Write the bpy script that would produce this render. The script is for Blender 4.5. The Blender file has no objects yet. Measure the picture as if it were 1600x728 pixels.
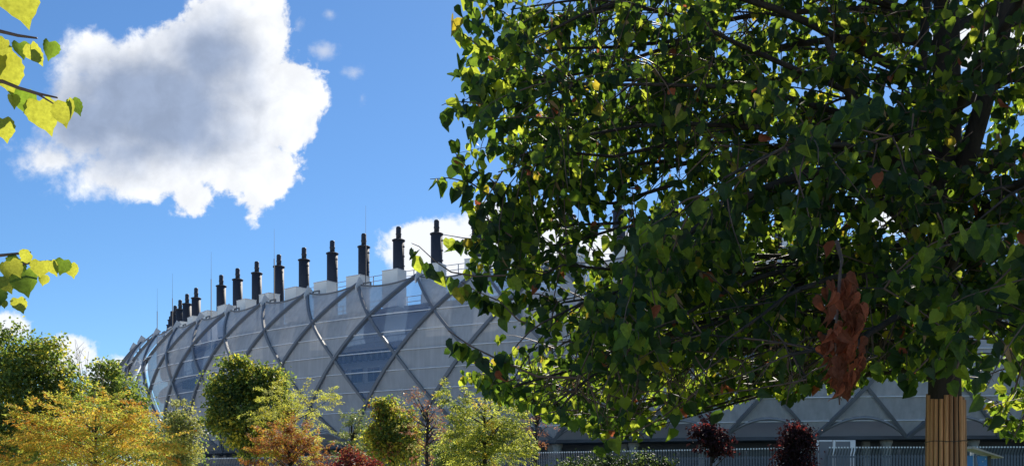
import bpy, math, random
import numpy as np
from mathutils import Vector, Matrix, noise as mnoise

random.seed(7)
rng = np.random.default_rng(11)
S = bpy.context.scene
COL = S.collection
PI = math.pi

# ------------------------------------------------------------------ camera
EYE, FPX, HOR = 1.6, 1449.0, 759.0           # eye height, focal length and horizon in photo pixels
cam = bpy.data.cameras.new("camera")
cam.sensor_width = 36.0
cam.lens = FPX / 1600.0 * 36.0
cam.shift_y = (HOR - 364.0) / 1600.0
cam.clip_start, cam.clip_end = 0.05, 20000.0
co = bpy.data.objects.new("camera", cam)
co.location = (0, 0, EYE)
co.rotation_euler = (PI / 2, 0, 0)
COL.objects.link(co)
S.camera = co

# ------------------------------------------------------------------ light and exposure
SUN_AZ, SUN_EL = math.radians(13), math.radians(37)
to_sun = Vector((math.sin(SUN_AZ) * math.cos(SUN_EL), math.cos(SUN_AZ) * math.cos(SUN_EL), math.sin(SUN_EL)))
sl = bpy.data.lights.new("sun", 'SUN')
sl.energy, sl.angle, sl.color = 5.0, math.radians(0.53), (1.0, 0.93, 0.82)
so = bpy.data.objects.new("sun", sl)
so.rotation_euler = to_sun.to_track_quat('Z', 'Y').to_euler()
so.location = (20, 60, 60)
COL.objects.link(so)

S.view_settings.view_transform = 'Standard'
S.view_settings.look = 'None'
S.view_settings.exposure = 0.6
S.view_settings.gamma = 1.0
S.render.engine = 'CYCLES'
cy = S.cycles
cy.use_denoising = True
cy.max_bounces, cy.diffuse_bounces, cy.glossy_bounces, cy.transmission_bounces = 7, 4, 3, 5
cy.transparent_max_bounces = 14
cy.caustics_reflective = cy.caustics_refractive = False
cy.sample_clamp_indirect = 6.0


class NT:
    """Small helper for wiring shader nodes."""
    def __init__(s, tree):
        s.t = tree
        s.t.nodes.clear()

    def n(s, typ, **kw):
        nd = s.t.nodes.new(typ)
        for k, v in kw.items():
            setattr(nd, k, v)
        return nd

    def set(s, sock, v):
        if isinstance(v, bpy.types.NodeSocket):
            s.t.links.new(v, sock)
        elif v is not None:
            sock.default_value = v

    def m(s, op, a, b=None, c=None, clamp=False):
        nd = s.n('ShaderNodeMath', operation=op, use_clamp=clamp)
        s.set(nd.inputs[0], a)
        if b is not None:
            s.set(nd.inputs[1], b)
        if c is not None:
            s.set(nd.inputs[2], c)
        return nd.outputs[0]

    def ramp(s, v, lo, hi, a=0.0, b=1.0, smooth=True):
        nd = s.n('ShaderNodeMapRange', interpolation_type='SMOOTHSTEP' if smooth else 'LINEAR')
        s.set(nd.inputs['Value'], v)
        for k, x in zip(('From Min', 'From Max', 'To Min', 'To Max'), (lo, hi, a, b)):
            s.set(nd.inputs[k], x)
        return nd.outputs[0]

    def mix(s, f, a, b, typ='RGBA', blend='MIX'):
        nd = s.n('ShaderNodeMix', data_type=typ, blend_type=blend) if typ == 'RGBA' else s.n('ShaderNodeMix', data_type=typ)
        i = [x for x in nd.inputs if x.enabled]
        s.set(i[0], f)
        s.set(i[1], a)
        s.set(i[2], b)
        return [x for x in nd.outputs if x.enabled][0]

    def noise(s, vec, scale, detail=4, rough=0.5, dist=0.0, lac=2.0):
        nd = s.n('ShaderNodeTexNoise')
        if vec is not None:
            s.set(nd.inputs['Vector'], vec)
        s.set(nd.inputs['Scale'], scale)
        s.set(nd.inputs['Detail'], detail)
        s.set(nd.inputs['Roughness'], rough)
        s.set(nd.inputs['Distortion'], dist)
        s.set(nd.inputs['Lacunarity'], lac)
        return nd.outputs['Fac']


# ------------------------------------------------------------------ sky with clouds
W = bpy.data.worlds.new("World")
S.world = W
W.use_nodes = True
k = NT(W.node_tree)
sky = k.n('ShaderNodeTexSky', sky_type='NISHITA')
sky.sun_disc = False
sky.sun_elevation, sky.sun_rotation = SUN_EL, SUN_AZ
sky.altitude, sky.air_density, sky.dust_density, sky.ozone_density = 100, 1.0, 0.1, 4.0
tc = k.n('ShaderNodeTexCoord')
sep = k.n('ShaderNodeSeparateXYZ')
k.set(sep.inputs[0], tc.outputs['Generated'])
dx, dy, dz = sep.outputs
ady = k.m('MAXIMUM', k.m('ABSOLUTE', dy), 0.02)
# a cloud layer seen in tangent coordinates (one unit = 0.069 of the ground distance); mirrored behind the viewer
SC = 14.49
pu = k.m('MULTIPLY', k.m('DIVIDE', dx, ady), SC)
pv = k.m('MULTIPLY', k.m('DIVIDE', dz, ady), SC)
cv = k.n('ShaderNodeCombineXYZ')
k.set(cv.inputs[0], pu)
k.set(cv.inputs[1], pv)
k.set(cv.inputs[2], k.m('MULTIPLY', k.m('GREATER_THAN', dy, 0.0), 7.3))
V = cv.outputs[0]
n_big = k.noise(V, 0.75, 3, 0.5)
n_fine = k.noise(V, 1.9, 10, 0.60, 0.25)
n_edge = k.noise(V, 6.0, 6, 0.6, 0.6)


def blobs(lst, sm=0.12):
    out = None
    for (x, y, rx, ry) in lst:
        cx, cyy = (x - 800) / 100.0, (759 - y) / 100.0
        ax = k.m('DIVIDE', k.m('SUBTRACT', pu, cx), rx / 100.0)
        ay = k.m('DIVIDE', k.m('SUBTRACT', pv, cyy), ry / 100.0)
        d = k.m('SQRT', k.m('ADD', k.m('MULTIPLY', ax, ax), k.m('MULTIPLY', ay, ay)))
        f = k.m('MULTIPLY', k.m('SUBTRACT', 1.0, d), min(rx, ry) / 100.0)
        out = f if out is None else k.m('SMOOTH_MAX', out, f, sm)
    return out


body = k.m('ADD', 0.06, blobs([(270, 165, 175, 118), (385, 55, 70, 85), (440, 160, 68, 80), (140, 92, 66, 44), (80, 250, 72, 34), (120, 175, 62, 84), (285, 80, 62, 46), (345, 40, 60, 50),
              (215, 275, 130, 42), (385, 262, 84, 48), (398, 308, 26, 36), (300, 305, 34, 34)]))
wob = k.m('ADD', k.m('MULTIPLY', k.m('SUBTRACT', n_fine, 0.5), 0.74), k.m('MULTIPLY', k.m('SUBTRACT', n_edge, 0.5), 0.22))
F1 = k.m('ADD', body, wob)
soft = k.ramp(pu, -7.4, -4.8, 0.34, 0.12)
a1 = k.ramp(F1, -0.02, soft)
low = blobs([(690, 392, 105, 52), (800, 372, 120, 60), (1010, 395, 130, 40), (1400, 320, 60, 50), (1180, 400, 160, 40),
             (1430, 240, 40, 60), (12, 508, 44, 24), (100, 555, 56, 34), (170, 578, 56, 26), (1560, 60, 120, 60)])
F2 = k.m('ADD', low, k.m('MULTIPLY', wob, 0.75))
a2 = k.ramp(F2, -0.02, 0.12)
wisp = blobs([(505, 80, 26, 14), (555, 114, 20, 13), (466, 38, 8, 14), (516, 22, 9, 7), (565, 152, 7, 8), (300, 8, 14, 10)])
a3 = k.m('MULTIPLY', k.ramp(k.m('ADD', wisp, k.m('MULTIPLY', wob, 0.55)), -0.03, 0.16), 0.55)
core = blobs([(235, 165, 165, 88), (320, 85, 70, 66), (140, 190, 100, 60), (270, 210, 120, 50), (215, 235, 90, 40)], 0.2)
n_shade = k.noise(V, 1.1, 6, 0.55, 0.2)
cf = k.m('MULTIPLY', 0.88, k.ramp(k.m('ADD', core, k.m('MULTIPLY', k.m('SUBTRACT', n_shade, 0.5), 0.8)), -0.34, 0.46))
puff = k.ramp(n_fine, 0.3, 0.72, 0.90, 1.08)
lit = k.mix(1.0, (1.0, 1.02, 1.06, 1), k.n('ShaderNodeRGB').outputs[0])
white = k.n('ShaderNodeRGB')
white.outputs[0].default_value = (0.98, 1.0, 1.03, 1)
grey = k.n('ShaderNodeRGB')
grey.outputs[0].default_value = (0.25, 0.335, 0.51, 1)
c1 = k.mix(cf, white.outputs[0], grey.outputs[0])
c1 = k.mix(1.0, c1, puff, blend='MULTIPLY')
CLOUD = 9.2
def gain(c, g):
    nd = k.n('ShaderNodeVectorMath', operation='SCALE')
    k.set(nd.inputs[0], c)
    nd.inputs['Scale'].default_value = g
    return nd.outputs[0]
skyc = k.mix(1.0, sky.outputs[0], (0.67, 0.91, 1.10, 1), blend='MULTIPLY')
skyc = k.mix(k.m('MULTIPLY', a2, 0.92), skyc, gain(white.outputs[0], CLOUD * 1.0))
skyc = k.mix(a3, skyc, gain(white.outputs[0], CLOUD * 0.85))
skyc = k.mix(k.m('MULTIPLY', a1, 0.97), skyc, gain(c1, CLOUD))
bg = k.n('ShaderNodeBackground')
k.set(bg.inputs['Color'], skyc)
bg.inputs['Strength'].default_value = 0.075
wo = k.n('ShaderNodeOutputWorld')
k.t.links.new(bg.outputs[0], wo.inputs[0])


# ------------------------------------------------------------------ materials
def material(name, base, rough=0.7, spec=0.3, var=0.25, scale=3.0, metal=0.0, bump=0.0, bscale=30.0, stretch=None):
    m = bpy.data.materials.new(name)
    m.use_nodes = True
    q = NT(m.node_tree)
    g = q.n('ShaderNodeTexCoord').outputs['Object']
    if stretch:
        mp = q.n('ShaderNodeMapping')
        q.set(mp.inputs[0], g)
        mp.inputs['Scale'].default_value = stretch
        g = mp.outputs[0]
    f = q.noise(g, scale, 5, 0.6)
    f = q.ramp(f, 0.25, 0.75, 1 - var, 1 + var, False)
    c = q.mix(1.0, (*base, 1), f, blend='MULTIPLY')
    p = q.n('ShaderNodeBsdfPrincipled')
    q.set(p.inputs['Base Color'], c)
    p.inputs['Roughness'].default_value = rough
    p.inputs['Specular IOR Level'].default_value = spec
    p.inputs['Metallic'].default_value = metal
    if bump:
        b = q.n('ShaderNodeBump')
        b.inputs['Strength'].default_value = bump
        b.inputs['Distance'].default_value = 0.02
        q.set(b.inputs['Height'], q.noise(g, bscale, 6, 0.65))
        q.set(p.inputs['Normal'], b.outputs[0])
    o = q.n('ShaderNodeOutputMaterial')
    q.t.links.new(p.outputs[0], o.inputs[0])
    return m


def leaf_material(name, base, glow, trans=0.45, rough=0.55, spec=0.3, var=0.3, scale=5.0):
    m = bpy.data.materials.new(name)
    m.use_nodes = True
    q = NT(m.node_tree)
    g = q.n('ShaderNodeTexCoord').outputs['Object']
    f = q.ramp(q.noise(g, scale, 4, 0.6), 0.3, 0.7, 1 - var, 1 + var, False)
    c = q.mix(1.0, (*base, 1), f, blend='MULTIPLY')
    t = q.mix(1.0, (*glow, 1), f, blend='MULTIPLY')
    p = q.n('ShaderNodeBsdfPrincipled')
    q.set(p.inputs['Base Color'], c)
    p.inputs['Roughness'].default_value = rough
    p.inputs['Specular IOR Level'].default_value = spec
    tr = q.n('ShaderNodeBsdfTranslucent')
    q.set(tr.inputs['Color'], t)
    mx = q.n('ShaderNodeMixShader')
    mx.inputs[0].default_value = trans
    q.t.links.new(p.outputs[0], mx.inputs[1])
    q.t.links.new(tr.outputs[0], mx.inputs[2])
    o = q.n('ShaderNodeOutputMaterial')
    q.t.links.new(mx.outputs[0], o.inputs[0])
    return m


def membrane_material(name, base, opacity, trans, rough=0.6, spec=0.25, weave=0.0):
    """Woven sheet: part of the light goes straight through its holes, the rest meets grey yarn."""
    m = bpy.data.materials.new(name)
    m.use_nodes = True
    q = NT(m.node_tree)
    g = q.n('ShaderNodeTexCoord').outputs['Object']
    f = q.ramp(q.noise(g, 0.35, 5, 0.6), 0.25, 0.75, 0.86, 1.14, False)
    st = q.n('ShaderNodeMapping')
    q.set(st.inputs[0], g)
    st.inputs['Scale'].default_value = (2.2, 2.2, 0.12)
    f2 = q.ramp(q.noise(st.outputs[0], 1.0, 3, 0.6), 0.3, 0.7, 1 - weave, 1 + weave, False)
    c = q.mix(1.0, (*base, 1), q.m('MULTIPLY', f, f2), blend='MULTIPLY')
    p = q.n('ShaderNodeBsdfPrincipled')
    q.set(p.inputs['Base Color'], c)
    p.inputs['Roughness'].default_value = rough
    p.inputs['Specular IOR Level'].default_value = spec
    tl = q.n('ShaderNodeBsdfTranslucent')
    q.set(tl.inputs['Color'], c)
    m1 = q.n('ShaderNodeMixShader')
    m1.inputs[0].default_value = trans
    q.t.links.new(p.outputs[0], m1.inputs[1])
    q.t.links.new(tl.outputs[0], m1.inputs[2])
    tp = q.n('ShaderNodeBsdfTransparent')
    m2 = q.n('ShaderNodeMixShader')
    q.set(m2.inputs[0], q.m('MULTIPLY', opacity, q.ramp(f2, 0.8, 1.2, 0.94, 1.05, False), clamp=True))
    q.t.links.new(tp.outputs[0], m2.inputs[1])
    q.t.links.new(m1.outputs[0], m2.inputs[2])
    o = q.n('ShaderNodeOutputMaterial')
    q.t.links.new(m2.outputs[0], o.inputs[0])
    return m


M = dict(
    steel=material('painted_steel', (0.175, 0.183, 0.198), 0.45, 0.4, 0.12, 0.6),
    plate=material('sunlit_rib_end_steel', (0.62, 0.63, 0.64), 0.4, 0.5, 0.1, 1.0),  # pale because sunlight on the rib ends is put into the colour
    mesh=membrane_material('woven_membrane', (0.52, 0.52, 0.525), 0.82, 0.06, weave=0.10),
    clear=membrane_material('clear_film', (0.27, 0.42, 0.66), 0.42, 0.25, 0.15, 0.6, weave=0.05),
    seam=material('pale_seam', (0.85, 0.86, 0.87), 0.5, 0.4, 0.1, 1.0),
    stack=material('dark_flue_steel', (0.040, 0.044, 0.058), 0.65, 0.3, 0.08, 0.4),
    box=material('pale_grey_cladding', (0.86, 0.86, 0.83), 0.6, 0.3, 0.07, 0.9),
    boxtop=material('white_cap', (0.78, 0.79, 0.80), 0.5, 0.3, 0.05, 1.0),
    wall=material('inner_wall_cladding', (0.38, 0.42, 0.47), 0.7, 0.3, 0.1, 0.4),
    pane=material('dark_window_glass', (0.03, 0.055, 0.10), 0.08, 0.6, 0.1, 0.3),
    wframe=material('window_frame_paint', (0.5, 0.52, 0.55), 0.5, 0.3, 0.1, 1.0),
    roof=material('roof_felt', (0.28, 0.28, 0.29), 0.9, 0.2, 0.15, 0.5),
    concrete=material('fair_faced_concrete', (0.40, 0.41, 0.41), 0.85, 0.2, 0.15, 1.4, bump=0.2),
    base=material('recess_shade_cladding', (0.10, 0.115, 0.14), 0.7, 0.3, 0.2, 0.4),  # dark: recess shade under the wrap put into the colour; brackets share it
    rail=material('galvanised_rail', (0.30, 0.31, 0.33), 0.45, 0.5, 0.1, 2.0, metal=0.3),
    fence=material('galvanised_fence', (0.12, 0.135, 0.165), 0.45, 0.5, 0.15, 1.5, metal=0.2),
    fencetip=material('pale_post_sunlit_tip', (0.62, 0.64, 0.66), 0.35, 0.5, 0.1, 1.5, metal=0.3),  # pale screen posts; on picket tips the sunlight is put into the colour
    bark=material('grey_brown_bark', (0.052, 0.045, 0.039), 0.9, 0.2, 0.45, 9.0, bump=0.9, bscale=28, stretch=(1, 1, 0.25)),
    twig=material('brown_twig_bark', (0.13, 0.085, 0.062), 0.6, 0.35, 0.3, 20.0),
    deadwood=material('bleached_deadwood', (0.34, 0.29, 0.25), 0.8, 0.2, 0.2, 10.0),
    bamboo=material('split_bamboo', (0.66, 0.345, 0.155), 0.5, 0.35, 0.35, 6.0, bump=0.3, bscale=50, stretch=(8, 8, 0.6)),
    bamboo2=material('weathered_bamboo', (0.40, 0.215, 0.11), 0.6, 0.3, 0.35, 6.0, bump=0.3, bscale=50, stretch=(8, 8, 0.6)),
    wire=material('binding_wire', (0.06, 0.055, 0.05), 0.5, 0.4, 0.2, 5.0),
    grass=material('mown_grass', (0.075, 0.11, 0.035), 0.95, 0.1, 0.4, 0.6, bump=0.5, bscale=60),
    bounce_ground=material('pale_bounce_ground', (0.52, 0.50, 0.46), 0.95, 0.1, 0.25, 0.4, bump=0.4),  # unseen ground, added pale to bounce sunlight onto the facade
    bounce_paving=material('pale_bounce_path', (0.48, 0.46, 0.43), 0.9, 0.2, 0.25, 1.2, bump=0.3),  # unseen path, made pale to bounce light onto trunk and leaves
    blue=material('blue_board_paint', (0.05, 0.22, 0.52), 0.4, 0.4, 0.1, 2.0),
    white=material('white_paint', (0.78, 0.78, 0.76), 0.45, 0.4, 0.05, 2.0),
    timber=material('pale_weathered_timber', (0.50, 0.42, 0.36), 0.7, 0.2, 0.2, 8.0),
)
# leaves: surface colour, colour of the light they let through
L = dict(
    dark=leaf_material('linden_leaf_dark', (0.012, 0.030, 0.013), (0.11, 0.21, 0.022), 0.38, spec=0.35),
    green=leaf_material('linden_leaf_green', (0.022, 0.046, 0.014), (0.30, 0.46, 0.036), 0.45, spec=0.35),
    lime=leaf_material('linden_leaf_lime', (0.085, 0.12, 0.020), (0.62, 0.72, 0.060), 0.52),
    gold=leaf_material('linden_leaf_golden', (0.24, 0.20, 0.025), (0.66, 0.52, 0.045), 0.50),
    near=leaf_material('linden_leaf_sunlit_yellow', (0.15, 0.17, 0.028), (0.55, 0.56, 0.055), 0.54, var=.22, scale=9.0),  # yellow green leaf, its sunlit look put into the colour
    dry=leaf_material('linden_leaf_dry', (0.32, 0.098, 0.048), (0.58, 0.17, 0.075), 0.36, 0.7, 0.15),
    dry2=leaf_material('linden_leaf_dry_dark', (0.17, 0.060, 0.032), (0.34, 0.10, 0.045), 0.3, 0.7, 0.15),
    bract=leaf_material('linden_bract', (0.30, 0.20, 0.10), (0.50, 0.30, 0.14), 0.40, 0.7, 0.15),
    maple=leaf_material('maple_leaf_green', (0.066, 0.108, 0.036), (0.36, 0.48, 0.07), 0.48),
    mapley=leaf_material('maple_leaf_yellowing', (0.22, 0.20, 0.035), (0.76, 0.70, 0.08), 0.54),
    gold2=leaf_material('locust_leaf_gold', (0.42, 0.27, 0.030), (0.88, 0.62, 0.09), 0.55),
    ochre=leaf_material('locust_leaf_orange', (0.40, 0.18, 0.030), (0.85, 0.38, 0.05), 0.46),
    ylime=leaf_material('locust_leaf_yellow_green', (0.26, 0.265, 0.040), (0.76, 0.80, 0.12), 0.54),
    olive=leaf_material('pear_leaf_olive', (0.20, 0.205, 0.085), (0.52, 0.54, 0.17), 0.48, 0.35, 0.5),
    fresh=leaf_material('hornbeam_leaf_fresh', (0.085, 0.135, 0.045), (0.28, 0.38, 0.08), 0.40),
    rust=leaf_material('autumn_leaf_rust', (0.26, 0.115, 0.050), (0.55, 0.22, 0.07), 0.38),
    pink=leaf_material('autumn_leaf_pinkish', (0.30, 0.145, 0.095), (0.58, 0.26, 0.14), 0.38),
    red=leaf_material('shrub_leaf_dark_red', (0.135, 0.030, 0.028), (0.36, 0.05, 0.04), 0.35),
    ever=leaf_material('evergreen_leaf', (0.030, 0.048, 0.022), (0.06, 0.10, 0.025), 0.22),
    purple=leaf_material('plum_leaf_purple', (0.032, 0.016, 0.019), (0.055, 0.02, 0.022), 0.25, 0.7, 0.1),
    deep=leaf_material('garden_leaf_deep_green', (0.058, 0.095, 0.038), (0.22, 0.32, 0.06), 0.42),  # deeper green of the garden foliage
)


# ------------------------------------------------------------------ object helpers
def tag(o, label=None, cat=None, group=None, kind=None):
    if label:
        o['label'] = label
    if cat:
        o['category'] = cat
    if group:
        o['group'] = group
    if kind:
        o['kind'] = kind
    return o


def link(name, me, parent=None, kind=None):
    o = bpy.data.objects.new(name, me)
    COL.objects.link(o)
    if parent is not None:
        o.parent = parent
    if kind:
        o['kind'] = kind
    return o


def thing(name, label, cat, loc=(0, 0, 0), rz=0.0, group=None):
    o = bpy.data.objects.new(name, None)
    o.empty_display_size = 0.3
    COL.objects.link(o)
    o.location = loc
    o.rotation_euler = (0, 0, rz)
    return tag(o, label, cat, group)


class MB:
    """Collects faces of one mesh."""
    def __init__(s):
        s.v, s.f, s.mi, s.sm = [], [], [], []

    def add(s, vs, fs, mi=0, smooth=False):
        b = len(s.v)
        s.v += [tuple(p) for p in vs]
        s.f += [tuple(i + b for i in f) for f in fs]
        s.mi += [mi] * len(fs)
        s.sm += [smooth] * len(fs)
        return s

    def box(s, c, d, mi=0, rz=0.0):
        cx, cyy, cz = c
        x, y, z = d[0] / 2, d[1] / 2, d[2] / 2
        ca, sa = math.cos(rz), math.sin(rz)
        vs = []
        for sx, sy, sz in ((-1, -1, -1), (1, -1, -1), (1, 1, -1), (-1, 1, -1), (-1, -1, 1), (1, -1, 1), (1, 1, 1), (-1, 1, 1)):
            px, py = sx * x, sy * y
            vs.append((cx + px * ca - py * sa, cyy + px * sa + py * ca, cz + sz * z))
        return s.add(vs, [(0, 3, 2, 1), (4, 5, 6, 7), (0, 1, 5, 4), (1, 2, 6, 5), (2, 3, 7, 6), (3, 0, 4, 7)], mi)

    def tube(s, pts, rad, n=6, mi=0, caps=True, smooth=True):
        pts = [Vector(p) for p in pts]
        if not isinstance(rad, (list, tuple)):
            rad = [rad] * len(pts)
        vs, fs = [], []
        ref = Vector((0.31, 0.17, 0.93))
        for i, p in enumerate(pts):
            t = (pts[min(i + 1, len(pts) - 1)] - pts[max(i - 1, 0)])
            t = t.normalized() if t.length > 1e-9 else Vector((0, 0, 1))
            r_ = ref if abs(t.dot(ref)) < 0.95 else Vector((1, 0, 0))
            a = t.cross(r_).normalized()
            b = t.cross(a)
            for j in range(n):
                w = 2 * PI * j / n
                vs.append(p + (a * math.cos(w) + b * math.sin(w)) * rad[i])
        for i in range(len(pts) - 1):
            for j in range(n):
                j2 = (j + 1) % n
                fs.append((i * n + j, i * n + j2, (i + 1) * n + j2, (i + 1) * n + j))
        if caps:
            fs.append(tuple(range(n)))
            fs.append(tuple((len(pts) - 1) * n + j for j in range(n)))
        return s.add(vs, fs, mi, smooth)

    def lathe(s, prof, n=16, c=(0, 0, 0), mi=0, smooth=True):
        vs, fs = [], []
        for r, z in prof:
            for j in range(n):
                w = 2 * PI * j / n
                vs.append((c[0] + r * math.cos(w), c[1] + r * math.sin(w), c[2] + z))
        for i in range(len(prof) - 1):
            for j in range(n):
                j2 = (j + 1) % n
                fs.append((i * n + j, i * n + j2, (i + 1) * n + j2, (i + 1) * n + j))
        fs.append(tuple(range(n))[::-1])
        fs.append(tuple((len(prof) - 1) * n + j for j in range(n)))
        return s.add(vs, fs, mi, smooth)

    def mesh(s, name, mats):
        me = bpy.data.meshes.new(name)
        me.from_pydata(s.v, [], s.f)
        for m in (mats if isinstance(mats, (list, tuple)) else [mats]):
            me.materials.append(m)
        me.polygons.foreach_set('material_index', s.mi)
        me.polygons.foreach_set('use_smooth', s.sm)
        me.update()
        return me

    def build(s, name, mats, parent=None, kind=None):
        return link(name, s.mesh(name, mats), parent, kind)


def site(x, y, d):
    """Survey: the point at distance d (metres north of the eye) on the sight line measured at photo pixel x, y."""
    return Vector(((x - 800) / FPX * d, d, EYE + (HOR - y) / FPX * d))


# ------------------------------------------------------------------ ground
g = MB()
g.add([(-3000, -1000, 0), (3000, -1000, 0), (3000, 6000, 0), (-3000, 6000, 0)], [(0, 1, 2, 3)])
g.build('ground', M['bounce_ground'], kind='structure')
g = MB()
g.add([(-60, 3.2, .004), (60, 3.2, .004), (60, 24, .004), (-60, 24, .004)], [(0, 1, 2, 3)])
g.add([(2, 24, .004), (60, 24, .004), (60, 90, .004), (2, 90, .004)], [(0, 1, 2, 3)])  # unseen grass strip, added to cut the bounce on the right facade
g.build('lawn', M['grass'], kind='structure')
g = MB()
g.add([(-30, -6, .004), (40, -6, .004), (40, 3.2, .004), (-30, 3.2, .004)], [(0, 1, 2, 3)])
g.build('path', M['bounce_paving'], kind='structure')

# ------------------------------------------------------------------ the membrane-wrapped building
R = 110.0
CX, CY = 0.4151 * R, 1.76665 * R
ST0, DST, PHI, DN = -0.46367, 0.04584, -0.97503, 0.06715
RR = np.array([1.03925, 1.06505, 1.07234, 1.06832, 1.0478]) * R
ZZ = np.array([.19402, .15523, .11747, .07628, .0385]) * R + EYE
HTOP = .25601 * R + EYE


def spl(a, t):
    """Catmull-Rom through the five facade rows, t from 0 (top nodes) to 4 (bottom nodes)."""
    i = min(int(t), 3)
    f = t - i
    e = lambda j: a[j] if 0 <= j <= 4 else (3 * a[0] - 3 * a[1] + a[2] if j < 0 else 3 * a[4] - 3 * a[3] + a[2])
    p0, p1, p2, p3 = e(i - 1), e(i), e(i + 1), e(i + 2)
    return 0.5 * (2 * p1 + (p2 - p0) * f + (2 * p0 - 5 * p1 + 4 * p2 - p3) * f * f + (3 * p1 - p0 - 3 * p2 + p3) * f ** 3)


def surf(th, t, off=0.0):
    r, z = spl(RR, t), spl(ZZ, t)
    dr, dzz = spl(RR, min(t + .02, 4)) - spl(RR, max(t - .02, 0)), spl(ZZ, min(t + .02, 4)) - spl(ZZ, max(t - .02, 0))
    ln = math.hypot(dr, dzz)
    nr, nz = -dzz / ln, dr / ln
    r, z = r + nr * off, z + nz * off
    return Vector((r * math.sin(th), -r * math.cos(th), z))


B = thing('wrapped_building', 'round building wrapped in grey mesh with crossing steel ribs and dark roof flues', 'building', (CX, CY, 0))


SKIN = {'rib', 'lit_end_plate', 'gusset', 'membrane_panel', 'edge_cable', 'seam'}


def ring_part(name, me, th, parent=B, kind=None, label=None):
    o = link(name, me, parent, kind)
    o.rotation_euler = (0, 0, th)
    if o.name.split('.')[0] in SKIN:              # the plan curve tightens towards the far end, so the skin swells a little there
        sw = 1 + .012 * min(1, max(0, (PHI + 1.2 * DN - th) / (2.6 * DN)))
        o.scale = (sw, sw, 1)
    if label:
        o['label'] = label
    return o


K0, K1 = -5, 20


def rib_mesh(sgn, width, depth):
    """One curved box-section rib from a top node down two bays sideways."""
    N = 28
    m = MB()
    vs, fs = [], []
    for i in range(N + 1):
        t = -0.03 * (i == 0) + 4.0 * i / N
        t = max(t, 0)
        th = sgn * DN * t / 2
        p = surf(th, t, 0)
        q = surf(th, t, 1.0)
        nrm = (q - p).normalized()
        a, b = surf(sgn * DN * max(t - .05, 0) / 2, max(t - .05, 0)), surf(sgn * DN * min(t + .05, 4) / 2, min(t + .05, 4))
        tan = (b - a).normalized()
        side = tan.cross(nrm).normalized()
        w = width * (1.0 if t > 0.3 else 0.75 + 0.25 * t / 0.3)
        for (u, v) in ((-1, 0), (1, 0), (1, 1), (-1, 1)):
            vs.append(p + side * u * w / 2 + nrm * (-0.12 + v * depth))
    for i in range(N):
        for j in range(4):
            j2 = (j + 1) % 4
            fs.append((i * 4 + j, i * 4 + j2, (i + 1) * 4 + j2, (i + 1) * 4 + j))
    fs += [(3, 2, 1, 0), tuple(N * 4 + j for j in range(4))]
    m.add(vs, fs)
    return m.mesh('rib', M['steel'])


rib_left, rib_right = rib_mesh(-1, 0.30, 0.40), rib_mesh(1, 0.27, 0.30)
ep = MB()
p = surf(0, 0, 0)
n_out = (surf(0, 0, 1) - p).normalized()
dwn = (surf(0, .3) - p).normalized()
e1 = Vector((1, 0, 0))
c0 = p + e1 * 0.34 - dwn * 0.25
pl = [c0 + n_out * 0.75, c0 - n_out * 0.05 - dwn * .1, c0 + n_out * 0.05 + dwn * 1.5, c0 + n_out * .45 + dwn * 1.2]
ep.add(pl + [q_ + e1 * .12 for q_ in pl], [(0, 1, 2, 3), (7, 6, 5, 4), (0, 4, 5, 1), (1, 5, 6, 2), (2, 6, 7, 3), (3, 7, 4, 0)])
ep_me = ep.mesh('lit_end_plate', M['plate'])
# small hollow gusset behind each head
gs = MB()
for zz_, hh in ((0.0, .12), (0.62, .12)):
    gs.box((0.72, p.y + .5, p.z + zz_ - .45), (.9, .14, hh))
gs.box((1.23, p.y + .5, p.z - .14), (.12, .14, .74))
gs.box((0.21, p.y + .5, p.z - .14), (.12, .14, .74))
gs_me = gs.mesh('gusset', M['steel'])
for kk in range(K0, K1):
    th = PHI + DN * kk
    ring_part('rib', rib_left, th)
    ring_part('rib', rib_right, th)
    ring_part('lit_end_plate', ep_me, th)
    ring_part('gusset', gs_me, th)


def patch(fn, nu, nv, name, mat):
    """fn(u, v) -> point on a four-sided (or pinched) patch."""
    m = MB()
    vs = [fn(i / nu, j / nv) for j in range(nv + 1) for i in range(nu + 1)]
    fs = [(j * (nu + 1) + i, j * (nu + 1) + i + 1, (j + 1) * (nu + 1) + i + 1, (j + 1) * (nu + 1) + i) for j in range(nv) for i in range(nu)]
    m.add(vs, fs, 0, True)
    return m.mesh(name, mat)


def diamond(row, mat):
    """Cell whose upper node is at (0, row) and lower node at (0, row + 2); slight outward pillow."""
    def fn(u, v):
        t = row + u + v
        th = DN * (v - u) / 2
        return surf(th, t, -0.02 - 0.25 * 16 * u * (1 - u) * v * (1 - v))
    return patch(fn, 8, 8, 'membrane_panel', mat)


def top_cell(mat):
    """Cell hanging between two neighbouring top nodes, its free upper edge sagging."""
    def fn(u, v):
        sag = 0.15 * 4 * u * (1 - u)
        t = sag * (1 - v) + v * 1.0
        half = (1 - v)
        th = DN / 2 + DN * (u - .5) * half
        lim = 2 * abs(th - DN / 2) / DN
        t = min(max(t, 0), 1 - lim) if v < 1 else 1.0
        return surf(th, t, -0.02)
    return patch(fn, 10, 6, 'membrane_panel', mat)


ARCH = 0.40


def foot_cell(mat):
    """Cell between two bottom nodes (row 4) under the row 3 node, its free lower edge arching up."""
    def fn(u, v):
        th = DN * (u - .5) * v
        s_ = 2 * abs(th) / DN
        lo = 4 - ARCH * (1 - s_ * s_)
        t = 3 + s_ + (lo - 3 - s_) * min(1, v * 1.0 if s_ < v else 1) if False else 3 + v * (lo - 3)
        t = max(t, 3 + s_)
        return surf(th, min(t, 4), -0.02)
    return patch(fn, 10, 6, 'membrane_panel', mat)


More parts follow.
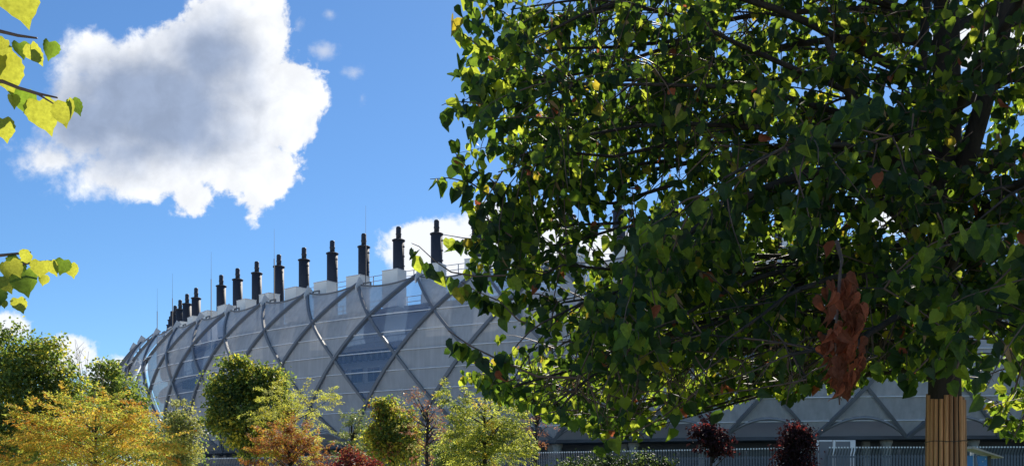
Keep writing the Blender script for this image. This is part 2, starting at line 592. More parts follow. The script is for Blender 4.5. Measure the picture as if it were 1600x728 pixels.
cells = {}
for nm, mat in (('mesh', M['mesh']), ('clear', M['clear'])):
    cells[nm] = dict(top=top_cell(mat), d0=diamond(0, mat), d1=diamond(1, mat), d2=diamond(2, mat), foot=foot_cell(mat))
CLEAR0, CLEAR1 = {3, 7, 12}, {2, 6, 11, 15}
for kk in range(K0, K1):
    th = PHI + DN * kk
    ring_part('membrane_panel', cells['mesh']['top'], th)
    c = kk in CLEAR0
    ring_part('membrane_panel', cells['clear' if c else 'mesh']['d0'], th, label='clear bluish see-through panel' if c else None)
    c = kk in CLEAR1
    ring_part('membrane_panel', cells['clear' if c else 'mesh']['d1'], th + DN / 2, label='clear bluish see-through panel' if c else None)
    ring_part('membrane_panel', cells['mesh']['d2'], th)
    ring_part('membrane_panel', cells['mesh']['foot'], th + DN / 2)

ec = MB()
pts = []
for i in range(13):
    s_ = -1 + 2 * i / 12
    pts.append(surf(DN / 2 * s_, 4 - ARCH * (1 - s_ * s_), 0.03))
ec.tube(pts, 0.14, 6)
ec_me = ec.mesh('edge_cable', M['rail'])
et = MB()
et.tube([surf(DN * i / 12, 0.15 * 4 * (i / 12) * (1 - i / 12), 0.02) for i in range(13)], 0.09, 6)
et_me = et.mesh('edge_cable', M['steel'])
for kk in range(K0, K1):
    ring_part('edge_cable', ec_me, PHI + DN * (kk + .5))
    ring_part('edge_cable', et_me, PHI + DN * kk)

# pale horizontal seams
TH0, TH1 = PHI + DN * K0, PHI + DN * K1
zmax, zmin = float(ZZ[0]), float(ZZ[4])
def t_at(z):
    lo, hi = 0.0, 4.0
    for _ in range(40):
        mid = (lo + hi) / 2
        if spl(ZZ, mid) > z:
            lo = mid
        else:
            hi = mid
    return lo
sm_i = 0
z_ = 7.2
while z_ < 20.5:
    t = t_at(z_)
    m = MB()
    n = 10
    # one bay of seam, repeated round the ring
    m.tube([surf(DN * (i / n), t, 0.02) for i in range(n + 1)], 0.06, 4, caps=False)
    me = m.mesh('seam', M['seam'])
    for kk in range(K0, K1):
        ring_part('seam', me, PHI + DN * kk)
    z_ += 1.93
    sm_i += 1


def ring_wall(r, z0, z1, th0, th1, n=90, back=None):
    """Curved wall with real thickness running inward to radius back."""
    m = MB()
    rb = back if back else r - 0.4
    vs, fs = [], []
    for i in range(n + 1):
        th = th0 + (th1 - th0) * i / n
        for rr, zz in ((r, z0), (r, z1), (rb, z1), (rb, z0)):
            vs.append((rr * math.sin(th), -rr * math.cos(th), zz))
    for i in range(n):
        for j in range(4):
            j2 = (j + 1) % 4
            fs.append((i * 4 + j, (i + 1) * 4 + j, (i + 1) * 4 + j2, i * 4 + j2))
    fs += [(0, 1, 2, 3), tuple(n * 4 + j for j in (3, 2, 1, 0))]
    m.add(vs, fs)
    return m


ZR = 20.2                                   # roof level
RW = 1.004 * R
ring_wall(RW, 6.0, ZR, TH0, TH1).build('wall', M['wall'], B)
ring_wall(RW + 1.2, ZR, ZR + .5, TH0, TH1, back=0.72 * R).build('roof', M['roof'], B)
ring_wall(0.992 * R, 0.0, 5.7, TH0, TH1).build('base_wall', M['base'], B)
ring_wall(1.036 * R, 5.7, 6.0, TH0, TH1, back=0.97 * R).build('soffit', M['base'], B)
wk = ring_wall(RW + 1.5, 16.35, 16.6, TH0, TH1, back=RW + .01)
wk.build('walkway', M['rail'], B)


def railing_bay(r, z, name='railing'):
    m = MB()
    n = 4
    for i in range(n):
        th = DN * i / n
        x, y = r * math.sin(th), -r * math.cos(th)
        m.box((x, y, z + .55), (.07, .07, 1.1))
    for h in (0.55, 1.1):
        m.tube([(r * math.sin(DN * i / 6), -r * math.cos(DN * i / 6), z + h) for i in range(7)], 0.04, 4, caps=False)
    return m.mesh(name, M['rail'])


rl_walk, rl_roof = railing_bay(RW + 1.4, 16.6), railing_bay(1.008 * R, ZR + .5)
br = MB()
for i in range(9):
    th = DN * (i + .3) / 9
    br.box(((RW + .7) * math.sin(th), -(RW + .7) * math.cos(th), 15.85), (.32, 1.2, .9), rz=th)
br_me = br.mesh('bracket', M['base'])
wp = MB().box((0, -RW - .02, 0), (1.9, .16, 1.7)).mesh('window', M['wframe'])
wg = MB()
wg.box((-.45, -RW - .11, 0), (.82, .06, 1.5)).box((.45, -RW - .11, 0), (.82, .06, 1.5))
wg_me = wg.mesh('pane', M['pane'])
for kk in range(0, 15):
    th = PHI + DN * kk
    ring_part('railing', rl_walk, th)
    ring_part('bracket', br_me, th)
    for j in range(3):
        for z in (8.9, 11.4, 13.9):
            w = ring_part('window', wp, th + DN * (j + .5) / 3)
            w.location.z = z
            link('pane', wg_me, w)
for kk in range(-2, 15):
    ring_part('railing', rl_roof, PHI + DN * kk)
    if kk > 3:
        ring_part('railing', rl_roof, PHI + DN * (kk + .37)).location.z = 2.75

# columns under the wrap
cl = MB()
cl.lathe([(.42, 0), (.42, 5.2), (.55, 5.5), (.55, 5.69)], 16, (-0.75, -1.018 * R, 0))
cl_me = cl.mesh('column', M['concrete'])
c2 = MB().box((-2.0, -1.0 * R, 2.85), (.62, .62, 5.68)).mesh('column', M['concrete'])
for kk in range(2, 17):
    ring_part('column', cl_me, PHI + DN * kk)
    ring_part('column', c2, PHI + DN * kk)

# flue stacks and vent boxes
sk = MB()
zt = HTOP - 1.55
sk.lathe([(.62, ZR + .5), (.62, zt)], 24, (0, -R, 0))
sk_me = sk.mesh('flue_stack', M['stack'])
fl = MB().lathe([(.62, zt + .002), (.72, zt + .002), (.72, zt + .10), (.60, zt + .16)], 24, (0, -R, 0)).mesh('flange', M['stack'])
tp_ = MB().lathe([(.28, zt + .16), (.28, zt + .65), (.315, zt + .68), (.315, zt + .80), (.285, zt + .83), (.285, HTOP - .14), (.22, HTOP)], 16, (0, -R, 0)).mesh('flue_tip', M['stack'])
ld = MB()
for z in np.arange(ZR + 1.0, zt - .3, 1.05):
    ld.box((.70, -R, z), (.18, .16, .14))
ld.box((.70, -R, (ZR + zt) / 2), (.05, .05, zt - ZR - 1.0))
ld_me = ld.mesh('ladder', M['stack'])
vb = MB()
rb = 1.018 * R
vb.box((1.0, -rb, 22.45), (2.1, 1.5, 3.9))
vb_me = vb.mesh('vent_box', M['box'])
vc_me = MB().box((1.0, -rb, 24.45), (2.18, 1.58, .06)).mesh('cap', M['boxtop'])
for i in range(-6, 18):
    th = ST0 - DST * i
    if i not in (10,):
        s = ring_part('flue_stack', sk_me, th)
        for nm, me in (('flange', fl), ('flue_tip', tp_), ('ladder', ld_me)):
            link(nm, me, s)
    if i < 15:
        b_ = ring_part('vent_box', vb_me, th)
        link('cap', vc_me, b_)


def theta_at(x, r):
    """Angle on the ring of radius r whose point is sighted at photo column x (left part of the ring)."""
    lo, hi = -1.08, 0.0
    f = lambda th: 800 + FPX * (CX + r * math.sin(th)) / (CY - r * math.cos(th)) - x
    for _ in range(60):
        mid = (lo + hi) / 2
        if f(mid) < 0:
            lo = mid
        else:
            hi = mid
    return lo


lr = MB()
rl = 1.027 * R
lr.tube([(0, -rl, ZR - 1), (0, -rl, HTOP - 1.6)], .055, 6).tube([(0, -rl, HTOP - 1.6), (0, -rl, HTOP + 1.9)], [.022, .010], 5)
lr_me = lr.mesh('lightning_rod', M['stack'])
for x in (571.5, 428.5, 330, 269.5, 238.5, 233.0):
    ring_part('lightning_rod', lr_me, theta_at(x, rl))

# ------------------------------------------------------------------ fences
def fence(a, b, label, n):
    a, b = Vector(a), Vector(b)
    d = b - a
    ln = d.length
    f = thing('metal_fence', label, 'fence', (a.x, a.y, 0), math.atan2(d.y, d.x), 'grey picket fences round the building')
    H = 3.2
    m = MB()
    m.box((0, 0, (H - .32) / 2), (.062, .03, H - .32))
    m.add([(-.031, -.015, H - .32), (.031, -.015, H - .32), (.031, .015, H - .32), (-.031, .015, H - .32),
           (.0, -.135, H - .05), (.05, -.135, H - .05), (.05, -.105, H - .05), (.0, -.105, H - .05)],
          [(0, 1, 5, 4), (1, 2, 6, 5), (2, 3, 7, 6), (3, 0, 4, 7)], 0)
    m.box((.025, -.12, H - .02), (.06, .04, .06), 1)
    pk = m.mesh('picket', [M['fence'], M['fencetip']])
    st = ln / n
    for i in range(n):
        o = link('picket', pk, f)
        o.location = ((i + .5) * st, 0, 0)
    for z in (0.3, 1.6, H - .40):
        MB().box((ln / 2, .04, z), (ln, .04, .06)).build('rail', M['fence'], f)
    po = MB().box((0, .10, (H - .1) / 2), (.10, .08, H - .1)).mesh('post', M['fence'])
    q_ = int(ln / 2.9)
    for i in range(q_ + 1):
        o = link('post', po, f)
        o.location = (i * ln / q_, 0, 0)
    return f


fence((-18.9, 54.0, 0), (12.55, 38.2, 0), 'long grey picket fence running from behind the young trees towards the purple trees', 295)
fence((12.9, 38.0, 0), (27.5, 37.2, 0), 'shorter nearer grey picket fence behind the bamboo wrapped trunk', 122)

# pale framed screen behind the fence
sc = thing('framed_screen', 'pale framed screen with two posts standing just behind the picket fence', 'screen', (0, 0, 0))
ps = [site(1277, 687, 40), site(1303, 687, 40), site(1332, 687, 40)]
for q_, w in zip(ps, (.09, .10, .22)):
    MB().box((q_.x, q_.y, q_.z / 2), (w, .1, q_.z)).build('post', M['fencetip'], sc)
for a, b in ((ps[0], ps[1]), (ps[1], ps[2])):
    MB().box(((a.x + b.x) / 2, a.y, a.z / 2), (b.x - a.x - .17, .03, a.z - .12)).build('infill_panel', M['steel'], sc)
    MB().box(((a.x + b.x) / 2, a.y, a.z - .03), (b.x - a.x - .17, .06, .06)).build('top_rail', M['seam'], sc)

# notice stand with a sloping timber canopy
D = 20.0
ns = thing('notice_stand', 'blue notice boards on pale posts under a thin sloping canopy beside the bamboo wrapped trunk', 'notice stand', (site(1520, 728, D).x, D, 0))
ox = ns.location.x
a, b = site(1511, 701, D), site(1558.5, 715.5, D)
m = MB()
th_, dp = .05, .5
m.add([(a.x - ox, -dp / 2, a.z), (b.x - ox, -dp / 2, b.z), (b.x - ox, dp / 2, b.z), (a.x - ox, dp / 2, a.z),
       (a.x - ox, -dp / 2, a.z + th_), (b.x - ox, -dp / 2, b.z + th_ * .5), (b.x - ox, dp / 2, b.z + th_ * .5), (a.x - ox, dp / 2, a.z + th_)],
      [(0, 3, 2, 1), (4, 5, 6, 7), (0, 1, 5, 4), (1, 2, 6, 5), (2, 3, 7, 6), (3, 0, 4, 7)])
m.build('canopy', M['timber'], ns)
for x0, x1, y in ((1505, 1510.5, 695), (1516, 1521, 697)):
    q0, q1 = site(x0, y, D + .3), site(x1, y, D + .3)
    r_ = (q1.x - q0.x) / 2
    MB().lathe([(r_, 0), (r_, q0.z - r_), (r_ * .7, q0.z - r_ * .3), (r_ * .2, q0.z)], 12, ((q0.x + q1.x) / 2 - ox, .3, 0)).build('post', M['white'], ns)
q0, q1 = site(1542, 712, D), site(1547, 712, D)
MB().box(((q0.x + q1.x) / 2 - ox, 0, q0.z / 2), (q1.x - q0.x, .07, q0.z)).build('dark_post', M['wire'], ns)
q0, q1 = site(1509, 711, D), site(1521.5, 711, D)
MB().box(((q0.x + q1.x) / 2 - ox, .06, q0.z - .5), (q1.x - q0.x, .05, 1.0)).build('board', M['blue'], ns)
q0, q1 = site(1527, 712, D), site(1541.5, 712, D)
mb = MB()
x0, x1, zt_ = q0.x - ox, q1.x - ox, q0.z
mb.add([(x0, -.03, zt_), (x1, -.03, zt_), (x1, -.03, zt_ - .9), (x0 + .12, -.03, zt_ - .9), (x0, .03, zt_), (x1, .03, zt_), (x1, .03, zt_ - .9), (x0 + .12, .03, zt_ - .9)],
       [(3, 2, 1, 0), (4, 5, 6, 7), (0, 1, 5, 4), (1, 2, 6, 5), (2, 3, 7, 6), (3, 0, 4, 7)])
bo = mb.build('board', M['blue'], ns)
for (u, v) in ((.10, .12), (.15, .22), (.09, .30), (.16, .06)):
    link('white_dot', MB().lathe([(.011, 0), (.011, .006)], 8).mesh('white_dot', M['white']), bo).matrix_local = Matrix.Translation((x0 + u, -.032, zt_ - v)) @ Matrix.Rotation(PI / 2, 4, 'X')


# ------------------------------------------------------------------ leaves: shapes and bulk meshes
def leaf_shape(rows, fold, curl, side=0.0, asp=1.0, serr=0.0, twist=0.0):
    """Blade hanging from the origin along -Z (length 1), face towards -Y. Returns (verts, faces)."""
    def hw(t):
        return float(np.interp(t, [0, .08, .2, .42, .62, .78, .88, .95, 1], [.24, .36, .46, .50, .44, .30, .16, .06, 0])) * asp
    vs, fs = [], []
    last = len(rows) - 1
    for i, t in enumerate(rows):
        w = hw(t)
        if serr and 0 < i < last:
            w *= 1 + serr * (1 if i % 2 else -1)
        yc = curl * t * t
        zz = -t
        if i == last:
            vs.append((side * t * t, yc, zz))
            continue
        sh = .10 if i == 0 else 0.0
        for s_ in (-1, 0, 1):
            ww = w * s_
            tw = twist * t * s_ * w
            vs.append((ww + side * t * t, yc - fold * abs(ww) + tw, zz + sh * abs(s_) + (0.10 * abs(s_) if 0 < i < last else 0)))
    for i in range(last - 1):
        a_ = i * 3
        fs += [(a_, a_ + 1, a_ + 4, a_ + 3), (a_ + 1, a_ + 2, a_ + 5, a_ + 4)]
    a_ = (last - 1) * 3
    tip = len(vs) - 1
    fs += [(a_, a_ + 1, tip), (a_ + 1, a_ + 2, tip)]
    return np.array(vs, float), fs


ROWS = [0, .2, .52, .80, 1]
SHAPES = [leaf_shape(ROWS, .50, .40), leaf_shape(ROWS, .85, -.30, .12), leaf_shape(ROWS, .15, .35, -.08, 1.0, 0, .5),
          leaf_shape(ROWS, .9, .55, -.15, .82, 0, .7), leaf_shape(ROWS, .25, -.35, .06, 1.05, 0, -.5), leaf_shape(ROWS, 1.8, .3, .1, .95, 0, .3),
          leaf_shape(ROWS, 1.3, .25, .08, .9), leaf_shape(ROWS, -.6, .35, -.1, 1.0, 0, -.6), leaf_shape([0, .3, .7, 1], .3, .3, .1, .34)]
HI = [0, .06, .14, .22, .32, .42, .52, .62, .72, .81, .90, 1]
HISHAPES = [leaf_shape(HI, .30, .28, .05, 1, .035), leaf_shape(HI, .55, -.22, -.06, 1, .035), leaf_shape(HI, .18, .42, .08, 1.02, .04, .5), leaf_shape(HI, .8, .2, .02, .95, .035)]


def frames(dirs, nrms):
    """Rotation matrices (n,3,3) with local -Z along dirs and local -Y towards nrms."""
    z = -dirs / np.linalg.norm(dirs, axis=1, keepdims=True)
    y = -nrms
    y = y - (y * z).sum(1, keepdims=True) * z
    y /= np.linalg.norm(y, axis=1, keepdims=True) + 1e-9
    x = np.cross(y, z)
    return np.stack([x, y, z], axis=2)


def bulk_leaves(name, pos, dirs, nrms, size, shp, mat, shapes, mats, parent, kind=None, smooth=False):
    """Many leaves as one mesh; shp and mat are per-leaf indices."""
    Rm = frames(dirs, nrms)
    V_, F_, FM, off = [], [], [], 0
    for s_i, (sv, sf) in enumerate(shapes):
        idx = np.where(shp == s_i)[0]
        if len(idx) == 0:
            continue
        P = np.einsum('nij,vj->nvi', Rm[idx], sv) * size[idx, None, None] + pos[idx, None, :]
        nv = len(sv)
        base = off + np.arange(len(idx))[:, None] * nv
        V_.append(P.reshape(-1, 3))
        for f in sf:
            F_.append((base + np.array(f)[None, :]))
            FM.append(mat[idx])
        off += nv * len(idx)
    V_ = np.concatenate(V_)
    counts = np.concatenate([np.full(len(f), f.shape[1]) for f in F_])
    loops = np.concatenate([f.reshape(-1) for f in F_])
    fm = np.concatenate(FM)
    me = bpy.data.meshes.new(name)
    me.vertices.add(len(V_))
    me.vertices.foreach_set('co', V_.astype(np.float32).reshape(-1))
    me.loops.add(len(loops))
    me.loops.foreach_set('vertex_index', loops.astype(np.int32))
    me.polygons.add(len(counts))
    starts = np.concatenate([[0], np.cumsum(counts)[:-1]])
    me.polygons.foreach_set('loop_start', starts.astype(np.int32))
    me.polygons.foreach_set('material_index', fm.astype(np.int32))
    me.polygons.foreach_set('use_smooth', np.full(len(counts), smooth))
    for m in mats:
        me.materials.append(m)
    me.update(calc_edges=True)
    me.validate()
    return link(name, me, parent, kind)


def unit(v):
    return v / (np.linalg.norm(v, axis=-1, keepdims=True) + 1e-9)


# ------------------------------------------------------------------ the near linden
TX, TY = site(1478, 0, 7.0).x, 7.0
T = thing('linden_tree', 'large dark green linden filling the right side, its trunk wrapped in bamboo', 'tree', (TX, TY, 0))
ORG = np.array([TX, TY, 0.0])
tr = MB()
tr.tube([(0, 0, 0), (0.0, 0, 1.2), (-.01, 0, 2.3), (0.0, .02, 3.2), (0.02, .03, 4.4), (.0, .0, 5.6), (-.04, .05, 7.0), (0, .1, 8.6), (0, .1, 9.4)],
        [.150, .132, .118, .112, .105, .085, .06, .03, .012], 14)
tr.build('trunk', M['bark'], T)

limbs, twigs = MB(), MB()
LP, LD, LN, LS = [], [], [], []               # leaf base, direction, normal, size


def rv():
    v = rng.normal(size=3)
    return Vector(v / np.linalg.norm(v))


UX = [0, 690, 740, 800, 850, 930, 1000, 1060, 1100, 1150, 1200, 1240, 1290, 1320, 1350, 1440, 1500, 1530, 1560, 1700]
UY = [560, 560, 615, 648, 662, 690, 693, 662, 648, 640, 622, 640, 604, 628, 603, 600, 606, 640, 690, 720]


def below(p, margin=0.0):
    """True under the crown's underside as surveyed from the path."""
    w = Vector(p) + Vector(ORG)
    if w.y < .5:
        return True
    return HOR - FPX * (w.z - EYE) / w.y > np.interp(800 + FPX * w.x / w.y, UX, UY) + margin


def outside(p):
    """True beyond the crown's open left side, which narrows upwards."""
    w = Vector(p) + Vector(ORG)
    y = HOR - FPX * (w.z - EYE) / w.y
    return 800 + FPX * w.x / w.y < np.interp(y, [-900, -300, 0, 100, 200, 300, 390, 430, 480, 545, 572, 640], [900, 850, 800, 800, 785, 770, 768, 800, 862, 862, 770, 800]) + rng.normal() * 14


def leafy_twig(p0, d0, ln, out, r0=.006, dens=0.030, droop=.35, size=(.055, .086), gap=-.10, force=False):
    """A drooping twig with alternate hanging leaves, coordinates relative to the tree base."""
    if not force and (math.hypot(p0[0], p0[1]) > 3.58 + rng.normal() * .1 or below(p0, -18) or outside(p0)):
        return
    if not force and ((p0[1] + TY < 4.3 and rng.random() < .55) or (p0[1] > 1.3 and rng.random() < (.74 if p0[2] < 3.5 else .25)) or (p0[2] < 3.0 and p0[0] < -.6 and rng.random() < .30)):
        return
    if not force and p0[2] > 2.5 and mnoise.noise(Vector(p0) * 2.5 + Vector((3.1, 7.7, 1.3))) < gap:
        return
    n = max(3, int(ln / .1))
    pts = [Vector(p0)]
    d = Vector(d0).normalized()
    st = ln / n
    for i in range(n):
        d = (d + Vector((0, 0, -droop * st * 2.2)) + rv() * .13).normalized()
        q_ = pts[-1] + d * st
        if below(q_, -16):
            break
        pts.append(q_)
    n = len(pts) - 1
    if n < 2:
        return
    twigs.tube(pts, [r0 * (1 - .75 * i / n) for i in range(n + 1)], 4, caps=False)
    cnt = max(3, int(ln / dens))
    sgn = 1
    for j in range(cnt):
        f = (j + .6 + .5 * rng.random()) / cnt * n
        f = min(f, n - 1e-3)
        i = int(f)
        q = pts[i].lerp(pts[i + 1], f - i)
        tn = (pts[i + 1] - pts[i]).normalized()
        sd = tn.cross(Vector((0, 0, 1)))
        sd = sd.normalized() if sd.length > .1 else Vector((1, 0, 0))
        sgn = -sgn
        pet = (sd * sgn * .7 + tn * .35 + Vector((0, 0, -.35)) + rv() * .4).normalized() * (.03 + .03 * rng.random())
        b_ = q + pet
        ld_ = (Vector((0, 0, -1.0)) + sd * sgn * .45 + tn * .35 + rv() * .55).normalized()
        nm = (out * .55 + Vector((0, 0, .18)) + rv() * .95)
        s_ = size[0] + (size[1] - size[0]) * rng.random()
        if rng.random() < .25:
            s_ *= .72
        LP.append(b_)
        LD.append(ld_)
        LN.append(nm)
        LS.append(s_)


def bough(p0, az, ln, rise, r0, sag, sub=.30, tw=(.35, .75), fill=1.0):
    """Main branch with side branches and leafy twigs."""
    if p0[2] < 2.75 and math.sin(az) > .45:
        return
    n = max(5, int(ln / .3))
    d = Vector((math.sin(az) * math.cos(rise), math.cos(az) * math.cos(rise), math.sin(rise)))
    pts = [Vector(p0)]
    st = ln / n
    for i in range(n):
        d = (d + Vector((0, 0, -sag * st)) + rv() * .09).normalized()
        q_ = pts[-1] + d * st
        if below(q_, -22):
            d = (d + Vector((0, 0, .5))).normalized()
            q_ = pts[-1] + d * st
            if below(q_, -14):
                break
        pts.append(q_)
    n = len(pts) - 1
    if n < 3:
        return
    rad = [r0 * (1 - .82 * (i / n) ** .8) for i in range(n + 1)]
    limbs.tube(pts, rad, 7)
    acc = 0.0
    s_ = 1
    for i in range(1, n + 1):
        f = i / n
        if f < .14:
            continue
        seg = (pts[i] - pts[i - 1])
        tn = seg.normalized()
        for q_ in range(max(1, int(seg.length / sub + .4))):
            s_ = -s_
            sd = tn.cross(Vector((0, 0, 1))).normalized() * s_
            b_ = pts[i - 1].lerp(pts[i], rng.random())
            l2 = (0.45 + .85 * rng.random()) * (1.15 - .55 * f) * min(1.0, ln / 2.5)
            dd = (sd * (.75 + .4 * rng.random()) + tn * .75 + Vector((0, 0, rng.uniform(-.35, .45)))).normalized()
            n2 = max(3, int(l2 / .22))
            pp = [b_]
            for _ in range(n2):
                dd = (dd + Vector((0, 0, -.10)) + rv() * .12).normalized()
                q2 = pp[-1] + dd * l2 / n2
                if below(q2, -18) or math.hypot(q2.x, q2.y) > 3.62:
                    break
                pp.append(q2)
            n2 = len(pp) - 1
            if n2 < 1:
                continue
            limbs.tube(pp, [max(.004, rad[i] * .45 * (1 - .8 * j / n2)) for j in range(n2 + 1)], 5, caps=False)
            out = Vector((pp[-1].x, pp[-1].y, 0)).normalized()
            for j in range(1, n2 + 1):
                for _ in range(3 if rng.random() < .6 * fill else 2):
                    if rng.random() > fill:
                        continue
                    dt = (dd * .6 + rv() * .8 + Vector((0, 0, -.1))).normalized()
                    leafy_twig(pp[j], dt, rng.uniform(*tw), out)
    leafy_twig(pts[-1], d, .7, Vector((d.x, d.y, 0)).normalized())


# boughs spiral up the trunk; lengths follow the broad column of the crown
az = 0.3
z = 2.25
nb = 0
while z < 8.9:
    az += 2.39996
    reach = 3.15 if z < 6 else 3.15 * (1 - ((z - 6) / 3.6) ** 2)
    if z < 2.7:
        reach *= .9
    low_ = max(0, min(1, (z - 2.2) / 3.5))
    a_ = az + rng.uniform(-.25, .25)
    bough((0, 0, z), a_, reach * rng.uniform(.88, 1.12) + .3, .28 + .45 * low_, .042 + .012 * rng.random(), .26 + .12 * (1 - low_),
          fill=1.0 if z < 6.2 else .9)
    z += .12 if z < 5.9 else .16
    nb += 1
# long low boughs on the open side, arching down at their ends
for i in range(11):
    bough((0, 0, rng.uniform(2.35, 3.3)), -PI / 2 + rng.uniform(-.85, .75), rng.uniform(2.9, 3.6), rng.uniform(.08, .34), .036, .20)
for i in range(9):
    bough((0, 0, rng.uniform(3.2, 6.2)), -PI / 2 + rng.uniform(-.8, 1.0), rng.uniform(3.0, 3.5), rng.uniform(.25, .6), .034, .24)
# heavy limbs seen dark against the light
def limb(px, rads):
    limbs.tube([Vector(site(*q)) - Vector(ORG) for q in px], rads, 9)
limb([(1487, 345, 7.0), (1505, 270, 6.9), (1535, 170, 6.7), (1565, 60, 6.5), (1585, -60, 6.4)], [.085, .075, .066, .055, .045])
limb([(1470, 330, 7.0), (1448, 300, 6.9), (1432, 230, 6.8), (1440, 120, 6.8), (1448, 0, 6.8)], [.07, .055, .045, .035, .03])
limb([(1462, 330, 7.0), (1425, 270, 6.8), (1372, 215, 6.5), (1330, 150, 6.3), (1290, 60, 6.1)], [.07, .06, .05, .036, .02])
limb([(1470, 420, 7.0), (1400, 330, 6.8), (1330, 290, 6.6), (1230, 260, 6.4), (1130, 240, 6.2)], [.06, .05, .04, .03, .015])

# leafy side branches filling the open left flank, from the limbs out to the crown's edge
for yy in (-40, 0, 35, 75, 110, 150, 185, 215, 250, 285, 320, 350, 385, 425, 475, 530):
    d_ = rng.uniform(6.1, 7.6)
    x1 = float(np.interp(yy, [0, 100, 200, 300, 390, 440, 560], [800, 800, 785, 770, 768, 850, 850])) + rng.uniform(-12, 25)
    pts = [Vector(site(x, y, dd)) - Vector(ORG) for x, y, dd in ((1060, yy - rng.uniform(10, 70), 6.9), (960, yy - rng.uniform(0, 30), .5 * d_ + 3.45), (880, yy + rng.uniform(-14, 14), d_), (x1, yy + rng.uniform(0, 24), d_))]
    limbs.tube(pts, [.016, .012, .008, .004], 5)
    for q_ in range(10):
        f = .4 + 2.6 * (q_ + rng.random()) / 10
        i = min(2, int(f))
        b_ = pts[i].lerp(pts[i + 1], f - i)
        leafy_twig(b_, (Vector((-.5, 0, -.1)) + rv() * .9).normalized(), rng.uniform(.28, .55), Vector((-1, -.2, 0)), gap=-.5)

# sprigs that stand out past the crown's left edge, each a twig with its leaves
def sprig(px, d, r0=.007, every=.055, size=(.078, .108)):
    pts = [Vector(site(x, y, d)) - Vector(ORG) for x, y in px]
    twigs.tube(pts, [r0 * (1 - .7 * i / (len(pts) - 1)) for i in range(len(pts))], 5, caps=False)
    tot = sum((pts[i + 1] - pts[i]).length for i in range(len(pts) - 1))
    cnt = int(tot / every)
    for j in range(cnt):
        f = (j + rng.random()) / cnt * (len(pts) - 1)
        i = min(int(f), len(pts) - 2)
        q = pts[i].lerp(pts[i + 1], f - i)
        pet = (rv() * .7 + Vector((0, 0, -.6))).normalized() * (.025 + .04 * rng.random())
        LP.append(q + pet)
        LD.append((Vector((0, 0, -1)) + rv() * .5).normalized())
        LN.append(Vector((-.2, -.75, .1)) + rv() * .8)
        LS.append(rng.uniform(*size))


sprig([(800, 110), (775, 85), (755, 55), (738, 15), (728, -30)], 6.3, every=.034)
sprig([(770, 90), (745, 70), (722, 52), (708, 30)], 6.3, every=.040)
sprig([(790, 150), (765, 165), (735, 160), (705, 158), (690, 165)], 6.2, every=.060)
sprig([(770, 175), (750, 140), (738, 110), (725, 85)], 6.4, every=.035)
sprig([(790, 300), (760, 275), (730, 262), (712, 240), (703, 218)], 6.3, every=.036)
sprig([(770, 310), (735, 285), (700, 278), (672, 280)], 6.3, every=.050)
sprig([(800, 370), (765, 345), (735, 320), (715, 290)], 6.2, every=.032)
sprig([(790, 430), (745, 432), (705, 425), (680, 408), (655, 385), (643, 380)], 6.0, every=.062, size=(.085, .115))
sprig([(800, 385), (760, 375), (725, 372), (690, 366)], 6.3, every=.045)
sprig([(900, 590), (840, 588), (780, 562), (735, 540), (700, 516)], 5.6, .010, every=.046, size=(.085, .112))
sprig([(860, 520), (810, 500), (780, 470), (745, 455), (720, 440)], 5.9, every=.032)
sprig([(960, 640), (900, 615), (840, 600), (790, 590), (740, 585)], 6.6, every=.026)
sprig([(1000, 655), (940, 650), (880, 640), (830, 650)], 6.8, every=.026)
sprig([(1090, 610), (1030, 655), (980, 680), (935, 688)], 6.0, every=.036)
sprig([(1100, 600), (1060, 640), (1040, 670)], 6.4, every=.03)
sprig([(1160, 580), (1150, 620), (1125, 645)], 6.3, every=.03)
sprig([(1290, 560), (1300, 600), (1315, 625)], 5.2, every=.045)
sprig([(1230, 560), (1235, 600), (1228, 632)], 5.6, every=.036)
sprig([(1600, 560), (1585, 610), (1560, 645), (1535, 660)], 5.6, every=.032)
sprig([(1610, 600), (1600, 650), (1580, 690)], 5.6, every=.03)
sprig([(1500, 560), (1490, 590), (1478, 606)], 4.9, every=.05)
sprig([(1450, 560), (1425, 585), (1410, 600)], 5.2, every=.05)

n_front = len(LP)
for i in range(95):
    x1, y1 = rng.uniform(1370, 1625), rng.uniform(40, 575)
    leafy_twig(Vector(site(x1, y1, rng.uniform(5.3, 6.4))) - Vector(ORG), (Vector((-.2, -.3, -.1)) + rv()).normalized(), rng.uniform(.2, .42), Vector((0, -1, 0)), size=(.055, .085), force=True)
n_front = len(LP)
# low sprays on the far side of the crown, where the sun comes in under the boughs
for i in range(12):
    x1 = 800 + 52 * i + rng.uniform(-20, 20)
    y1 = float(np.interp(x1, UX, UY)) - rng.uniform(15, 70)
    d1 = rng.uniform(8.0, 9.4)
    pts = [Vector((0, .05, rng.uniform(2.5, 3.1))), Vector(site(.45 * x1 + .55 * 1478, y1 - 75, .5 * d1 + 3.7)) - Vector(ORG), Vector(site(x1, y1, d1)) - Vector(ORG)]
    limbs.tube(pts, [.028, .014, .004], 6)
for i in range(430):
    x1 = rng.uniform(750, 1430)
    y1 = float(np.interp(x1, UX, UY)) - 6 - float(np.interp(x1, [740, 850, 950], [50, 90, 165])) * rng.random() ** 1.2
    leafy_twig(Vector(site(x1, y1, rng.uniform(7.9, 9.7))) - Vector(ORG), (Vector((-.6, .1, -.05)) + rv() * .8).normalized(), rng.uniform(.25, .5), Vector((-.4, -.5, 0)), size=(.05, .078), force=True)
for i in range(130):
    x1 = rng.uniform(1060, 1420)
    leafy_twig(Vector(site(x1, float(np.interp(x1, UX, UY)) + 6 - 70 * rng.random(), rng.uniform(7.2, 9.2))) - Vector(ORG), (Vector((-.3, .1, -.5)) + rv() * .7).normalized(), rng.uniform(.22, .4), Vector((-.4, -.5, 0)), size=(.055, .08), force=True)
